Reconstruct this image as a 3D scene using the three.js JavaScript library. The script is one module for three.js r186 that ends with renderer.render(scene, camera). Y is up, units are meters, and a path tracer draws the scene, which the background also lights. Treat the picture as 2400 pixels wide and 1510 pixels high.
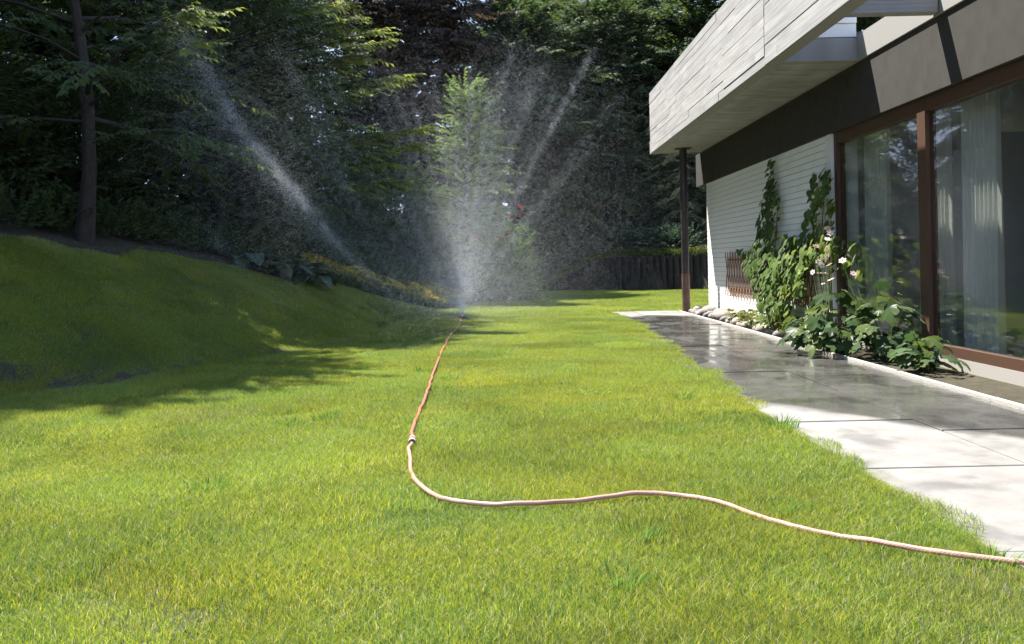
import * as THREE from 'three';
import { mergeGeometries, toCreasedNormals } from 'three/addons/utils/BufferGeometryUtils.js';

// ---------------------------------------------------------------- camera, sky, sun, exposure
const FX = 2100, CX = 1192, CY = 617, ROLL = 0.022, EYE = 1.0;   // the photograph is 2400 x 1510 pixels
const scene = new THREE.Scene();
const camera = new THREE.PerspectiveCamera(2 * Math.atan(755 / FX) * 180 / Math.PI, 2400 / 1510, 0.1, 400);
camera.position.set(0, EYE, 0);
camera.rotation.set(0, 0, -ROLL);
camera.setViewOffset(2400, 1510, 1200 - CX, 755 - CY, 2400, 1510);
const renderer = new THREE.WebGLRenderer();
renderer.toneMapping = THREE.LinearToneMapping;
renderer.toneMappingExposure = 3.3;
renderer.shadowMap.enabled = true;

{ // clear summer sky, paler towards the horizon
  const W = 256, Hh = 128, data = new Float32Array(W * Hh * 4);
  for (let j = 0; j < Hh; j++) for (let i = 0; i < W; i++) {
    const el = (j + 0.5) / Hh * Math.PI - Math.PI / 2, s = Math.max(0, Math.sin(el));
    const k = Math.pow(1 - s, 2.2), o = (j * W + i) * 4;
    data[o] = 0.125 + 0.21 * k; data[o + 1] = 0.205 + 0.185 * k; data[o + 2] = 0.39 + 0.11 * k; data[o + 3] = 1;
  }
  const t = new THREE.DataTexture(data, W, Hh, THREE.RGBAFormat, THREE.FloatType);
  t.mapping = THREE.EquirectangularReflectionMapping; t.magFilter = THREE.LinearFilter; t.needsUpdate = true;
  scene.background = t; scene.environment = t; scene.environmentIntensity = 1;
}
const SUN = new THREE.Vector3(-0.34, 0.88, -0.34).normalize();
const sun = new THREE.DirectionalLight(new THREE.Color(1, 0.95, 0.86), 5);
sun.position.copy(SUN).multiplyScalar(60).add(new THREE.Vector3(0, 0, -15)); sun.target.position.set(0, 0, -15);
sun.castShadow = true; sun.shadow.mapSize.set(4096, 4096);
Object.assign(sun.shadow.camera, { left: -30, right: 30, top: 30, bottom: -30, near: 1, far: 140 });
scene.add(sun, sun.target);

// ---------------------------------------------------------------- helpers
const V = (x, y, z) => new THREE.Vector3(x, y, z);
const lerp = (a, b, t) => a + (b - a) * t, clamp = (x, a, b) => Math.min(b, Math.max(a, x));
const smooth = (a, b, x) => { const t = clamp((x - a) / (b - a), 0, 1); return t * t * (3 - 2 * t); };
function rng(seed) { let s = seed | 0; return () => { s = (s + 0x6d2b79f5) | 0; let t = Math.imul(s ^ (s >>> 15), 1 | s); t = (t + Math.imul(t ^ (t >>> 7), 61 | t)) ^ t; return ((t ^ (t >>> 14)) >>> 0) / 4294967296; }; }
const gauss = (r) => Math.sqrt(-2 * Math.log(1 - r())) * Math.cos(6.28318 * r());
const hash = (x, y, s) => { let h = Math.imul(x | 0, 374761393) ^ Math.imul(y | 0, 668265263) ^ Math.imul(s | 0, 1274126177); h = Math.imul(h ^ (h >>> 13), 1274126177); return ((h ^ (h >>> 16)) >>> 0) / 4294967296; };
function noise(x, y, s = 0) {
  const i = Math.floor(x), j = Math.floor(y), f = x - i, g = y - j, u = f * f * (3 - 2 * f), v = g * g * (3 - 2 * g);
  return lerp(lerp(hash(i, j, s), hash(i + 1, j, s), u), lerp(hash(i, j + 1, s), hash(i + 1, j + 1, s), u), v);
}
const fbm = (x, y, s = 0, n = 4) => { let a = 0.5, r = 0, t = 0; for (let k = 0; k < n; k++) { r += a * noise(x, y, s + k); t += a; a *= 0.5; x *= 2.03; y *= 2.03; } return r / t; };
function table(rows) { return (x) => { if (x <= rows[0][0]) return rows[0][1]; for (let k = 1; k < rows.length; k++) if (x <= rows[k][0]) return lerp(rows[k - 1][1], rows[k][1], (x - rows[k - 1][0]) / (rows[k][0] - rows[k - 1][0])); return rows[rows.length - 1][1]; }; }
function noiseTexture(w, h, f, srgb = true) {
  const d = new Uint8Array(w * h * 4), enc = (c) => srgb ? (c <= 0.0031308 ? 12.92 * c : 1.055 * Math.pow(c, 1 / 2.4) - 0.055) : c;
  for (let j = 0; j < h; j++) for (let i = 0; i < w; i++) { const c = f(i / w, j / h), o = (j * w + i) * 4; for (let k = 0; k < 3; k++) d[o + k] = clamp(Math.round(255 * enc(c[k])), 0, 255); d[o + 3] = 255; }
  const t = new THREE.DataTexture(d, w, h); t.wrapS = t.wrapT = THREE.RepeatWrapping; t.magFilter = THREE.LinearFilter; t.needsUpdate = true;
  if (srgb) t.colorSpace = THREE.SRGBColorSpace;
  return t;
}
const rgb = (r, g, b) => new THREE.Color().setRGB(r, g, b);
// photograph pixel -> ray, point at a depth, point on the plane x = c, point on the ground
function ray(px, py) { const a = (px - CX) / FX, b = -(py - CY) / FX, c = Math.cos(-ROLL), s = Math.sin(-ROLL); return [a * c - b * s, a * s + b * c]; }
function atDepth(px, py, d) { const [a, b] = ray(px, py); return V(a * d, EYE + b * d, -d); }
function onPlaneX(px, py, x) { const [a] = ray(px, py); return atDepth(px, py, x / a); }
function onGround(px, py, lift = 0) { for (let d = 2; d < 60; d += 0.01) { const p = atDepth(px, py, d); if (p.y <= ground(p.x, d) + lift) return p; } return atDepth(px, py, 40); }

const taken = {};
function unique(name) { if (!(name in taken)) { taken[name] = 0; return name; } return name + '_' + String(++taken[name]).padStart(3, '0'); }
function tag(o, label, category, group, kind) { o.userData = { label, category }; if (group) o.userData.group = group; if (kind) o.userData.kind = kind; return o; }
function thing(name, label, category, position = V(0, 0, 0), group) { const o = new THREE.Group(); o.name = unique(name); o.position.copy(position); tag(o, label, category, group); scene.add(o); return o; }
function part(parent, name, geometry, material) { const m = new THREE.Mesh(geometry, material); m.name = name; parent.add(m); return m; }
function copiesOf(parent, name, geometry, material, matrices, colors) {
  const m = new THREE.InstancedMesh(geometry, material, matrices.length); m.name = name;
  matrices.forEach((x, i) => m.setMatrixAt(i, x)); if (colors) colors.forEach((c, i) => m.setColorAt(i, c));
  m.userData.kind = 'stuff'; parent.add(m); return m;
}
function frame(at, along, up, sx, sy = sx, sz = sx) { // x axis along, y axis about up
  const X = along.clone().normalize(), Z = X.clone().cross(up).normalize(), Y = Z.clone().cross(X);
  return new THREE.Matrix4().makeBasis(X.multiplyScalar(sx), Y.multiplyScalar(sy), Z.multiplyScalar(sz)).setPosition(at);
}
function build(pos, idx, uv, col) {
  const g = new THREE.BufferGeometry(); g.setAttribute('position', new THREE.Float32BufferAttribute(pos, 3)); g.setIndex(idx);
  g.setAttribute('uv', new THREE.Float32BufferAttribute(uv || new Float32Array(pos.length / 3 * 2), 2));
  if (col) g.setAttribute('color', new THREE.Float32BufferAttribute(col, 3));
  g.computeVertexNormals(); return g;
}
function taperTube(points, radii, sides = 6) {
  const pos = [], idx = [], uv = [], n = points.length; let len = 0;
  for (let i = 0; i < n; i++) {
    const t = points[Math.min(i + 1, n - 1)].clone().sub(points[Math.max(i - 1, 0)]).normalize();
    const a = Math.abs(t.y) > 0.9 ? V(1, 0, 0) : V(0, 1, 0), u = a.cross(t).normalize(), w = t.clone().cross(u);
    if (i) len += points[i].distanceTo(points[i - 1]);
    for (let k = 0; k <= sides; k++) { const f = k / sides * 6.28318; const p = points[i].clone().addScaledVector(u, Math.cos(f) * radii[i]).addScaledVector(w, Math.sin(f) * radii[i]); pos.push(p.x, p.y, p.z); uv.push(k / sides, len); }
  }
  const m = sides + 1;
  for (let i = 0; i < n - 1; i++) for (let k = 0; k < sides; k++) { const a = i * m + k; idx.push(a, a + 1, a + m, a + 1, a + m + 1, a + m); }
  return build(pos, idx, uv);
}
function metreBox(x0, x1, y0, y1, z0, z1) { // box with uv in metres
  const g = new THREE.BoxGeometry(x1 - x0, y1 - y0, z1 - z0).toNonIndexed(); g.translate((x0 + x1) / 2, (y0 + y1) / 2, (z0 + z1) / 2);
  const p = g.attributes.position, n = g.attributes.normal, uv = g.attributes.uv;
  for (let i = 0; i < p.count; i++) {
    if (Math.abs(n.getX(i)) > 0.5) uv.setXY(i, p.getZ(i), p.getY(i)); else if (Math.abs(n.getY(i)) > 0.5) uv.setXY(i, p.getZ(i), p.getX(i)); else uv.setXY(i, p.getX(i), p.getY(i));
  }
  return g;
}

// ---------------------------------------------------------------- terrain
const toeOfBank = table([[0, -7], [5, -5.0], [8, -3.5], [10, -2.6], [12, -2.1], [16, -1.75], [20, -1.3], [24, -0.6], [30, 0.8], [31.5, 1.2], [60, 3]]);
const palisadeDepth = (x) => 31.0 - (x - 0.8) * 0.42;
const palisadeTop = (x) => 1.07 * smooth(0.6, 3.6, x) + 0.06;
function ground(x, d) {
  const s = toeOfBank(d) - x, r = s > 0 ? s * s / (s + 0.6) : 0;
  let h = 3.2 * (1 - Math.exp(-0.72 * r / 3.2)) + 0.06 * Math.max(0, r - 4);
  const behind = d - palisadeDepth(x);
  if (x > 0.6 && behind > 0) h = Math.max(h, palisadeTop(x) - 0.05) + 0.16 * behind;
  if (d > 34) h += (d - 34) * 0.05;
  if (d < 17.45 && x > lawnRight(d) + 0.06 && x < 3.2) h -= 0.05;
  return h - 0.006 + (0.03 + 0.09 * smooth(0, 1.2, r)) * (fbm(x * 0.8, d * 0.8, 5, 3) - 0.5) * smooth(2.2, 1.0, x);
}
const lawnRight = table([[0, 1.72], [5, 1.72], [7, 1.78], [9, 1.88], [11, 1.98], [13.7, 2.1], [17.4, 2.08]]);
const bedEdge = table([[0, -6], [9, -6], [11, -5.2], [12.7, -4.5], [13.3, -4.25], [13.9, -4.0], [14.4, -3.5], [15.3, -3.32], [16.3, -3.4], [17, -3.03], [17.5, -2.7], [18, -2.4], [18.6, -2.07], [19.3, -1.78], [20, -1.47], [22, -1.0], [24.1, -0.5], [25.2, 0.05], [28.3, 0.85], [31, 1.2]]);
function isLawn(x, d) {
  if (x < bedEdge(d) + 0.12 * (noise(d * 2, x, 3) - 0.5)) return false;
  if (d < 17.55) return x < lawnRight(d) + 0.03 * (noise(d * 5, 1, 4) - 0.5);
  return x < 14 && d < palisadeDepth(Math.max(x, 0.8)) - 0.12 && !(x > 4 && d < 17.9);
}
{
  const xs = [], ds = [], pos = [], idx = [], uv = [];
  for (let x = -70; x <= 70; x += Math.abs(x) < 12 ? 0.3 : 2) xs.push(x);
  for (let d = -30; d <= 120; d += d < 0 ? 2 : d < 46 ? 0.3 : 3) ds.push(d);
  for (const d of ds) for (const x of xs) { pos.push(x, ground(x, d), -d); uv.push(x, d); }
  for (let j = 0; j < ds.length - 1; j++) for (let i = 0; i < xs.length - 1; i++) { const a = j * xs.length + i, b = a + xs.length; idx.push(a, a + 1, b, a + 1, b + 1, b); }
  const t = noiseTexture(256, 256, (u, v) => { const n = fbm(u * 24, v * 24, 9, 3); const k = 0.5 + n; return [0.040 * k, 0.034 * k, 0.018 * k]; });
  const m = part(scene, 'ground', build(pos, idx, uv), new THREE.MeshStandardMaterial({ map: t, bumpMap: t, bumpScale: 0.02, roughness: 1 }));
  m.userData = { label: 'dark soil under the lawn and on the planted bank', category: 'ground', kind: 'structure' };
}

// ---------------------------------------------------------------- path of slabs
{
  const path = new THREE.Group(); path.name = 'path'; path.userData = { label: 'path of large concrete slabs, wet in the middle and dry at both ends', category: 'path', kind: 'structure' }; scene.add(path);
  // wetness: matter with its own outline, map covers x 1.2..4.0, d 0..20
  const wetAt = (x, d) => { const n = fbm(x * 1.6, d * 0.9, 31, 4) - 0.5; return smooth(-0.15, 0.25, Math.min(d - 5.55 + n * 1.0 + (x - 2) * 1.1, 15.9 + n * 0.9 - d)); };
  const C = (u, v) => [1.2 + 2.8 * u, 20 * v];
  const map = noiseTexture(512, 2048, (u, v) => {
    const [x, d] = C(u, v), w = wetAt(x, d), g = 0.75 + 0.5 * fbm(x * 9, d * 9, 21, 4), sp = noise(x * 120, d * 120, 8) * 0.12 + 0.94, slab = 0.9 + 0.2 * hash(Math.floor((d + 0.3) / 1.21), x > 2.42 ? 1 : 0, 3);
    const k = g * sp * slab * lerp(1, 0.46, w); const st = 1 - 0.35 * smooth(0.55, 0.7, fbm(x * 3.1, d * 3.1, 33, 4)); return [0.19 * k * st, 0.182 * k * st, 0.17 * k * st];
  });
  const rough = noiseTexture(512, 2048, (u, v) => { const [x, d] = C(u, v), w = wetAt(x, d), n = fbm(x * 5, d * 3, 41, 4), p = smooth(0.42, 0.6, n); const r = lerp(0.85, lerp(0.07, 0.28, p), w); return [r, r, r]; }, false);
  const bump = noiseTexture(512, 512, (u, v) => { const n = 0.6 * fbm(u * 64, v * 64, 51, 3) + 0.4 * fbm(u * 8, v * 8, 52, 3); return [n, n, n]; }, false);
  bump.repeat.set(2, 14);
  const dry = new THREE.MeshStandardMaterial({ map, roughnessMap: rough, roughness: 1, bumpMap: bump, bumpScale: 0.0012 });
  const R = rng(77), edges = []; for (let d = 17.5; d > 0; d -= 1.21) edges.push(d);
  const slab = (x0, x1, d0, d1) => {
    const g = 0.005, y = 0.001 + R() * 0.009, s = new THREE.Shape(); const a = x0 + g, b = x1 - g, c = d0 + g * 1.7, e = d1 - g * 1.7;
    s.moveTo(a, c); s.lineTo(b, c); s.lineTo(b, e); s.lineTo(a, e);
    const geo = new THREE.ExtrudeGeometry(s, { depth: 0.05, bevelEnabled: true, bevelSize: 0.003, bevelThickness: 0.003, bevelSegments: 1, bevelOffset: -0.003 });
    geo.rotateX(-Math.PI / 2); geo.translate(0, y - 0.053, 0); // shape y (depth) -> -z
    geo.rotateZ((R() - 0.5) * 0.0015);
    const p = geo.attributes.position, uv = geo.attributes.uv; for (let i = 0; i < p.count; i++) uv.setXY(i, (p.getX(i) - 1.2) / 2.8, -p.getZ(i) / 20);
    part(path, 'slab', geo, dry);
  };
  for (let k = 0; k < edges.length - 1; k++) {
    slab(1.6, 2.42, edges[k + 1], edges[k]);
    slab(2.42, 3.2, edges[k + 1] + (k > 0 ? -0.35 : 0), edges[k] + (k > 1 ? -0.35 : 0) + (k === 1 ? 0 : 0));
  }
  slab(3.2, 3.8, 17.1, 17.5);
  const kb = new THREE.MeshStandardMaterial({ color: rgb(0.42, 0.4, 0.36), roughness: 0.9, bumpMap: bump, bumpScale: 0.003 });
  for (let d = 4; d < 16.9; d += 1) part(path, 'kerb', metreBox(3.205, 3.25, -0.05, 0.028 + R() * 0.004, -Math.min(d + 0.996, 16.95), -d), kb);
}

// ---------------------------------------------------------------- house
const WALL = 3.8, WALL_NEAR = 10.62, WALL_FAR = 17.05, SOFFIT = 3.06, BEAM = 2.43, FASCIA = 2.8;
{
  const house = thing('house', 'flat roofed house with board marked concrete fascia over a white brick wall', 'house', V(0, 0, 0));
  const R = rng(5);
  const grain = (a, b, c, lo, hi) => noiseTexture(1024, 512, (u, v) => {
    const st = fbm(u * 10, v * 170, a, 3), bl = fbm(u * 7, v * 5, b, 4), pit = noise(u * 300, v * 150, c) > 0.93 ? 0.82 : 1;
    const k = lerp(lo, hi, 0.55 * st + 0.45 * bl) * pit; return [k, k * 0.985, k * 0.965];
  });
  const concreteMap = grain(61, 62, 63, 0.17, 0.51); concreteMap.repeat.set(0.25, 0.5);
  const cbump = concreteMap.clone(); cbump.colorSpace = THREE.NoColorSpace; cbump.needsUpdate = true;
  const concrete = [0, 1, 2].map((k) => new THREE.MeshStandardMaterial({ map: concreteMap, color: rgb(...[[1, 1, 1], [0.93, 0.93, 0.94], [1.05, 1.04, 1.04]][k]), bumpMap: cbump, bumpScale: 0.006, roughness: 0.92 }));
  const core = new THREE.MeshStandardMaterial({ color: rgb(0.30, 0.29, 0.28), roughness: 0.95 });
  // fascia: two cast panels, each carrying the imprint of its form boards
  const fasciaPanel = (d0, d1) => {
    const f = part(house, 'fascia', metreBox(FASCIA + 0.012, FASCIA + 0.15, SOFFIT - 0.001, SOFFIT + 1.17, -d1, -d0), core);
    const rows = 11, h = 1.17 / rows;
    for (let r = 0; r < rows; r++) {
      let d = d0 - R() * 1.5;
      while (d < d1) {
        const L = 1.6 + R() * 2.0, a = Math.max(d, d0), b = Math.min(d + L, d1); d += L;
        if (b - a < 0.03) continue;
        const g1 = 0.002 + R() * R() * 0.008, out = R() * 0.008;
        const geo = metreBox(FASCIA - out, FASCIA + 0.02, SOFFIT + r * h + g1, SOFFIT + (r + 1) * h - 0.0012 - (r === rows - 1 ? 0 : 0), -b + 0.0012, -a - 0.0012);
        const uv = geo.attributes.uv, ou = R() * 8, ov = R() * 2; for (let i = 0; i < uv.count; i++) uv.setXY(i, uv.getX(i) + ou, uv.getY(i) + ov);
        part(f, 'board', geo, concrete[Math.floor(R() * 3)]);
      }
    }
    return f;
  };
  fasciaPanel(9.62, 17.36); fasciaPanel(2.0, 9.605);
  part(house, 'corner_strip', metreBox(FASCIA + 0.004, FASCIA + 0.15, SOFFIT - 0.001, SOFFIT + 1.17, -17.4, -17.362), concrete[0]);
  // soffit and roof slab
  const smap = noiseTexture(512, 1024, (u, v) => { const st = fbm(u * 3, v * 90, 71, 3), bl = fbm(u * 5, v * 8, 72, 3), line = (v * 70) % 1 < 0.1 ? 0.72 : 1; const k = line * lerp(0.17, 0.48, 0.6 * st + 0.4 * bl); return [k, k * 0.98, k * 0.94]; });
  const soff = new THREE.MeshStandardMaterial({ map: smap, bumpMap: smap, bumpScale: 0.01, roughness: 0.95 });
  {
    const geo = metreBox(FASCIA + 0.162, WALL + 0.1, SOFFIT + 0.012, SOFFIT + 0.25, -17.36, -9.5), uv = geo.attributes.uv, p = geo.attributes.position;
    for (let i = 0; i < uv.count; i++) uv.setXY(i, p.getX(i), -p.getZ(i) / 8);
    part(house, 'soffit', geo, soff);
    const lip = metreBox(FASCIA + 0.0, WALL, SOFFIT - 0.0005, SOFFIT + 0.25, -17.45, -17.401); part(house, 'roof_edge', lip, concrete[1]);
  }
  part(house, 'roof', metreBox(WALL - 0.05, 12, SOFFIT + 0.004, SOFFIT + 0.28, -17.36, 0), core);
  const parapet = part(house, 'parapet', metreBox(FASCIA + 0.16, 12, SOFFIT + 0.29, SOFFIT + 1.15, -17.39, -17.2), core); parapet.castShadow = true;
  // white upstand boards at the end of the solid soffit, open pergola nearer
  const white = new THREE.MeshStandardMaterial({ color: rgb(0.78, 0.78, 0.76), roughness: 0.6 });
  part(house, 'trim_board', metreBox(FASCIA + 0.155, WALL - 0.06, SOFFIT + 0.262, SOFFIT + 0.40, -9.6, -9.5), white);
  part(house, 'trim_board', metreBox(FASCIA + 0.155, WALL - 0.06, SOFFIT + 0.405, SOFFIT + 0.60, -9.6, -9.48), white);
  for (const d of [7.7, 5.9, 4.1]) part(house, 'pergola_beam', metreBox(FASCIA + 0.152, WALL - 0.06, SOFFIT + 0.02, SOFFIT + 0.2, -d - 0.12, -d), concrete[1]);
  // dark beam over the wall
  const bmap = noiseTexture(256, 256, (u, v) => { const k = 0.7 + 0.6 * fbm(u * 8, v * 8, 81, 4); return [0.036 * k, 0.032 * k, 0.029 * k]; });
  const beamM = new THREE.MeshStandardMaterial({ map: bmap, roughness: 0.9 });
  part(house, 'beam', metreBox(WALL - 0.028, WALL + 0.25, BEAM, SOFFIT + 0.003, -17.84, -1.5), beamM);
  // brick wall
  const wallM = new THREE.MeshStandardMaterial({ color: rgb(0.5, 0.5, 0.5), roughness: 0.9 });
  const brickM = [0.83, 0.85, 0.82, 0.86].map((k) => new THREE.MeshStandardMaterial({ color: rgb(k, k, k * 0.985), roughness: 0.75 }));
  const wall = part(house, 'wall', metreBox(WALL + 0.004, WALL + 2.5, -0.15, BEAM - 0.002, -WALL_FAR + 0.002, -WALL_NEAR - 0.002), wallM);
  const list = []; const ch = 0.083, bl = 0.25;
  for (let r = 0; r < 30; r++) for (let k = -1; k < 27; k++) {
    const a = Math.max(WALL_NEAR, WALL_NEAR + (k + (r % 2) * 0.5) * bl), b = Math.min(WALL_FAR, WALL_NEAR + (k + 1 + (r % 2) * 0.5) * bl), y = -0.06 + r * ch;
    if (b - a < 0.05 || y + ch > BEAM + 0.01) continue;
    list.push([(a + b) / 2, b - a, y + ch / 2]);
  }
  const full = new THREE.BoxGeometry(0.02, ch - 0.009, bl - 0.0025), half = new THREE.BoxGeometry(0.02, ch - 0.009, bl / 2 - 0.0025);
  list.sort((p, q) => p[0] - q[0]);
  const rest = [];
  list.forEach(([d, L, y], i) => {
    const geo = L > 0.2 ? full : half, x = WALL + 0.004 + (R() - 0.5) * 0.003;
    if (i < 300) { const b = part(wall, 'brick', geo, brickM[Math.floor(R() * 4)]); b.position.set(x, y, -d); b.rotation.z = (R() - 0.5) * 0.01; if (L < 0.2) b.scale.z = (L - 0.0025) / (bl / 2 - 0.0025); }
    else { const g = geo.clone(); if (L < 0.2) g.scale(1, 1, (L - 0.0025) / (bl / 2 - 0.0025)); g.translate(x, y, -d); rest.push(g); }
  });
  part(wall, 'brickwork', mergeGeometries(rest), brickM[0]).userData.kind = 'stuff';
  // end wall return and glazed front nearer than the brick wall
  const brown = new THREE.MeshStandardMaterial({ color: rgb(0.075, 0.035, 0.02), roughness: 0.6 });
  const room = new THREE.MeshStandardMaterial({ color: rgb(0.35, 0.33, 0.3), roughness: 0.9 });
  part(house, 'rear_wall', metreBox(7.6, 7.8, -0.1, SOFFIT, -WALL_NEAR, 0), room);
  part(house, 'end_wall', metreBox(WALL + 0.02, 7.6, -0.1, SOFFIT, -0.2, 0), room);
  part(house, 'floor', metreBox(WALL + 0.02, 7.6, -0.1, 0.1, -WALL_NEAR, -0.2), room);
  part(house, 'pier', metreBox(WALL - 0.012, WALL + 0.3, -0.1, BEAM - 0.003, -WALL_NEAR + 0.004, -WALL_NEAR + 0.16), white);
  const glass = new THREE.MeshPhysicalMaterial({ color: rgb(0.92, 0.95, 0.95), transmission: 1, thickness: 0, roughness: 0.02, ior: 1.5 });
  for (let k = 0; k < 4; k++) {
    const d0 = 10.44 - k * 2.2, d1 = d0 - 2.2, w = new THREE.Group(); w.name = 'window'; house.add(w);
    part(w, 'frame', mergeGeometries([metreBox(WALL + 0.02, WALL + 0.12, 0.12, BEAM - 0.005, -d0, -d0 + 0.08), metreBox(WALL + 0.02, WALL + 0.12, 0.12, BEAM - 0.005, -d1 - 0.08, -d1), metreBox(WALL + 0.024, WALL + 0.116, 0.1, 0.19, -d0 + 0.08, -d1 - 0.08), metreBox(WALL + 0.024, WALL + 0.116, 2.3, BEAM - 0.006, -d0 + 0.08, -d1 - 0.08)]), brown);
    part(w, 'pane', metreBox(WALL + 0.06, WALL + 0.07, 0.19, 2.3, -d0 + 0.08, -d1 - 0.08), glass);
  }
  const cloth = new THREE.MeshPhysicalMaterial({ color: rgb(0.62, 0.6, 0.55), transmission: 0.4, thickness: 0, roughness: 1, side: THREE.DoubleSide });
  for (let k = 0; k < 4; k++) for (const e of [0, 1]) {
    const d0 = 10.3 - k * 2.2 - e * 1.35, L = 0.62, pos = [], idx = [], n = 60;
    for (let i = 0; i <= n; i++) for (const y of [0.12, 2.36]) pos.push(WALL + 0.32 + 0.035 * Math.sin(i * 0.9 + k) * (y < 1 ? 1.2 : 0.8) + 0.01 * noise(i * 0.4, y, k), y, -(d0 - L * i / n));
    for (let i = 0; i < n; i++) idx.push(i * 2, i * 2 + 1, i * 2 + 2, i * 2 + 1, i * 2 + 3, i * 2 + 2);
    const m = new THREE.Mesh(build(pos, idx), cloth); m.name = unique('curtain'); tag(m, `pale curtain in the ${['first', 'second', 'third', 'fourth'][k]} window from the brick wall, ${e ? 'farther from' : 'nearer to'} that wall`, 'curtain', 'curtains behind the windows'); scene.add(m);
  }
  // round steel post with a brown sleeve
  const pmap = noiseTexture(128, 512, (u, v) => { const k = 0.75 + 0.5 * fbm(u * 6, v * 40, 91, 3); return [0.040 * k, 0.031 * k, 0.031 * k]; });
  const smp = noiseTexture(128, 256, (u, v) => { const k = 0.6 + 0.8 * fbm(u * 8, v * 16, 92, 4); return [0.115 * k, 0.062 * k, 0.045 * k]; });
  const cyl = (r, y0, y1) => { const g = new THREE.CylinderGeometry(r, r, y1 - y0, 28, 1, false); g.translate(3.3, (y0 + y1) / 2, -16.72); return g; };
  const post = part(house, 'post', cyl(0.068, 0, SOFFIT + 0.02), new THREE.MeshStandardMaterial({ map: pmap, roughness: 0.55, metalness: 0.1 }));
  part(post, 'sleeve', cyl(0.075, -0.02, 0.73), new THREE.MeshStandardMaterial({ map: smp, roughness: 0.6 }));
  part(house, 'post_plate', metreBox(3.16, 3.44, SOFFIT + 0.001, SOFFIT + 0.02, -16.86, -16.58), beamM);
}

// ---------------------------------------------------------------- leaves and their materials
function leafMaterial(c, t = 0.4, coat = 0.25, extra = {}) { return new THREE.MeshPhysicalMaterial({ color: rgb(...c), transmission: t, thickness: 0, roughness: 1, specularIntensity: 0.25, clearcoat: coat, clearcoatRoughness: 0.32, side: THREE.DoubleSide, ...extra }); }
// pointed oval leaf along +x, lying in the xz plane, folded along its midrib and drooping
function ovalLeaf(L, W, n = 3, fold = 0.25, droop = 0.15, widest = 0.42) {
  const pos = [], idx = [], uv = [];
  for (let i = 0; i <= n; i++) {
    const t = i / n, w = W / 2 * Math.pow(Math.sin(Math.PI * Math.pow(t, Math.log(0.5) / Math.log(widest))), 0.8) + (i === 0 ? W * 0.04 : 0), y = -droop * L * t * t;
    pos.push(t * L, y + fold * w, -w, t * L, y, 0, t * L, y + fold * w, w); uv.push(t, 0, t, 0.5, t, 1);
    if (i < n) { const a = i * 3; idx.push(a, a + 1, a + 3, a + 1, a + 4, a + 3, a + 1, a + 2, a + 4, a + 2, a + 5, a + 4); }
  }
  return build(pos, idx, uv);
}
// lobed leaf (vine, anemone): outline in polar form about its base
function lobedLeaf(size, lobes, depth, curl, R) {
  const pos = [0, 0, 0], idx = [], uv = [0.5, 0], n = lobes * 4 + 2, A = 2.25;
  for (let i = 0; i <= n; i++) {
    const t = i / n, a = lerp(-A, A, t), l = Math.abs(Math.cos((t - 0.5) * Math.PI * lobes));
    const r = size * (1 - 0.38 * Math.abs(t - 0.5) * 2) * (1 - depth + depth * Math.pow(l, 0.7)) * (0.93 + 0.14 * R());
    const x = Math.cos(a) * r, z = Math.sin(a) * r * 0.95;
    pos.push(x, -curl * (x * x + z * z) / size + 0.12 * Math.abs(z) + (R() - 0.5) * 0.05 * size, z); uv.push(t, 1);
    if (i) idx.push(0, i + 1, i);
  }
  return build(pos, idx, uv);
}
// a twig with alternate leaves in a flat spray, along +x
function twig(len, leaves, L, W, seed) {
  const R = rng(seed), out = [taperTube([V(0, 0, 0), V(len * 0.5, 0.01, 0), V(len, -0.05 * len, 0)], [0.004, 0.003, 0.0015], 3)];
  const base = ovalLeaf(L, W, 2, 0.22, 0.2);
  for (let i = 0; i < leaves; i++) {
    const t = (i + 0.6) / leaves, s = i % 2 ? 1 : -1, g = base.clone(), k = 0.75 + 0.45 * R();
    g.scale(k, k, k); g.rotateX((R() - 0.5) * 0.9); g.rotateZ(-0.15 - R() * 0.35); g.rotateY(-s * (0.95 - 0.6 * t + (R() - 0.5) * 0.4)); g.translate(t * len, 0.01 * t - 0.05 * len * t * t, 0); out.push(g);
  }
  return mergeGeometries(out);
}
const barkMap = noiseTexture(128, 256, (u, v) => { const k = 0.5 + fbm(u * 14, v * 10, 15, 4); return [0.034 * k, 0.028 * k, 0.022 * k]; });
const bark = new THREE.MeshStandardMaterial({ map: barkMap, bumpMap: barkMap, bumpScale: 0.02, roughness: 1 });
const TWIGS = { fine: [1, 2, 3].map((s) => twig(0.42, 11, 0.085, 0.048, s)), broad: [4, 5, 6].map((s) => twig(0.55, 11, 0.13, 0.085, s)), small: [7, 8].map((s) => twig(0.3, 13, 0.05, 0.026, s)) };
function frond(seed) { // feathery conifer spray, drooping, along +x
  const R = rng(seed), out = [taperTube([V(0, 0, 0), V(0.35, -0.01, 0), V(0.7, -0.12, 0)], [0.006, 0.004, 0.002], 3)];
  for (let i = 0; i < 22; i++) for (const s of [-1, 1]) {
    const t = (i + R()) / 22, l = (0.26 * Math.sin(Math.PI * Math.min(1, 0.2 + t * 0.8)) + 0.05) * (0.7 + 0.5 * R());
    const g = ovalLeaf(l, 0.028, 1, 0.1, 0.25); const q = g.attributes.position; // a slim needle spray
    g.rotateX((R() - 0.5) * 0.8); g.rotateY(-s * (0.85 + (R() - 0.5) * 0.3)); g.translate(0.7 * t, -0.12 * t * t, 0); out.push(g);
  }
  for (const g of out) if (g.index === null) g.setIndex([...Array(g.attributes.position.count).keys()]);
  return mergeGeometries(out);
}
const FRONDS = [11, 12].map(frond);

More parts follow.
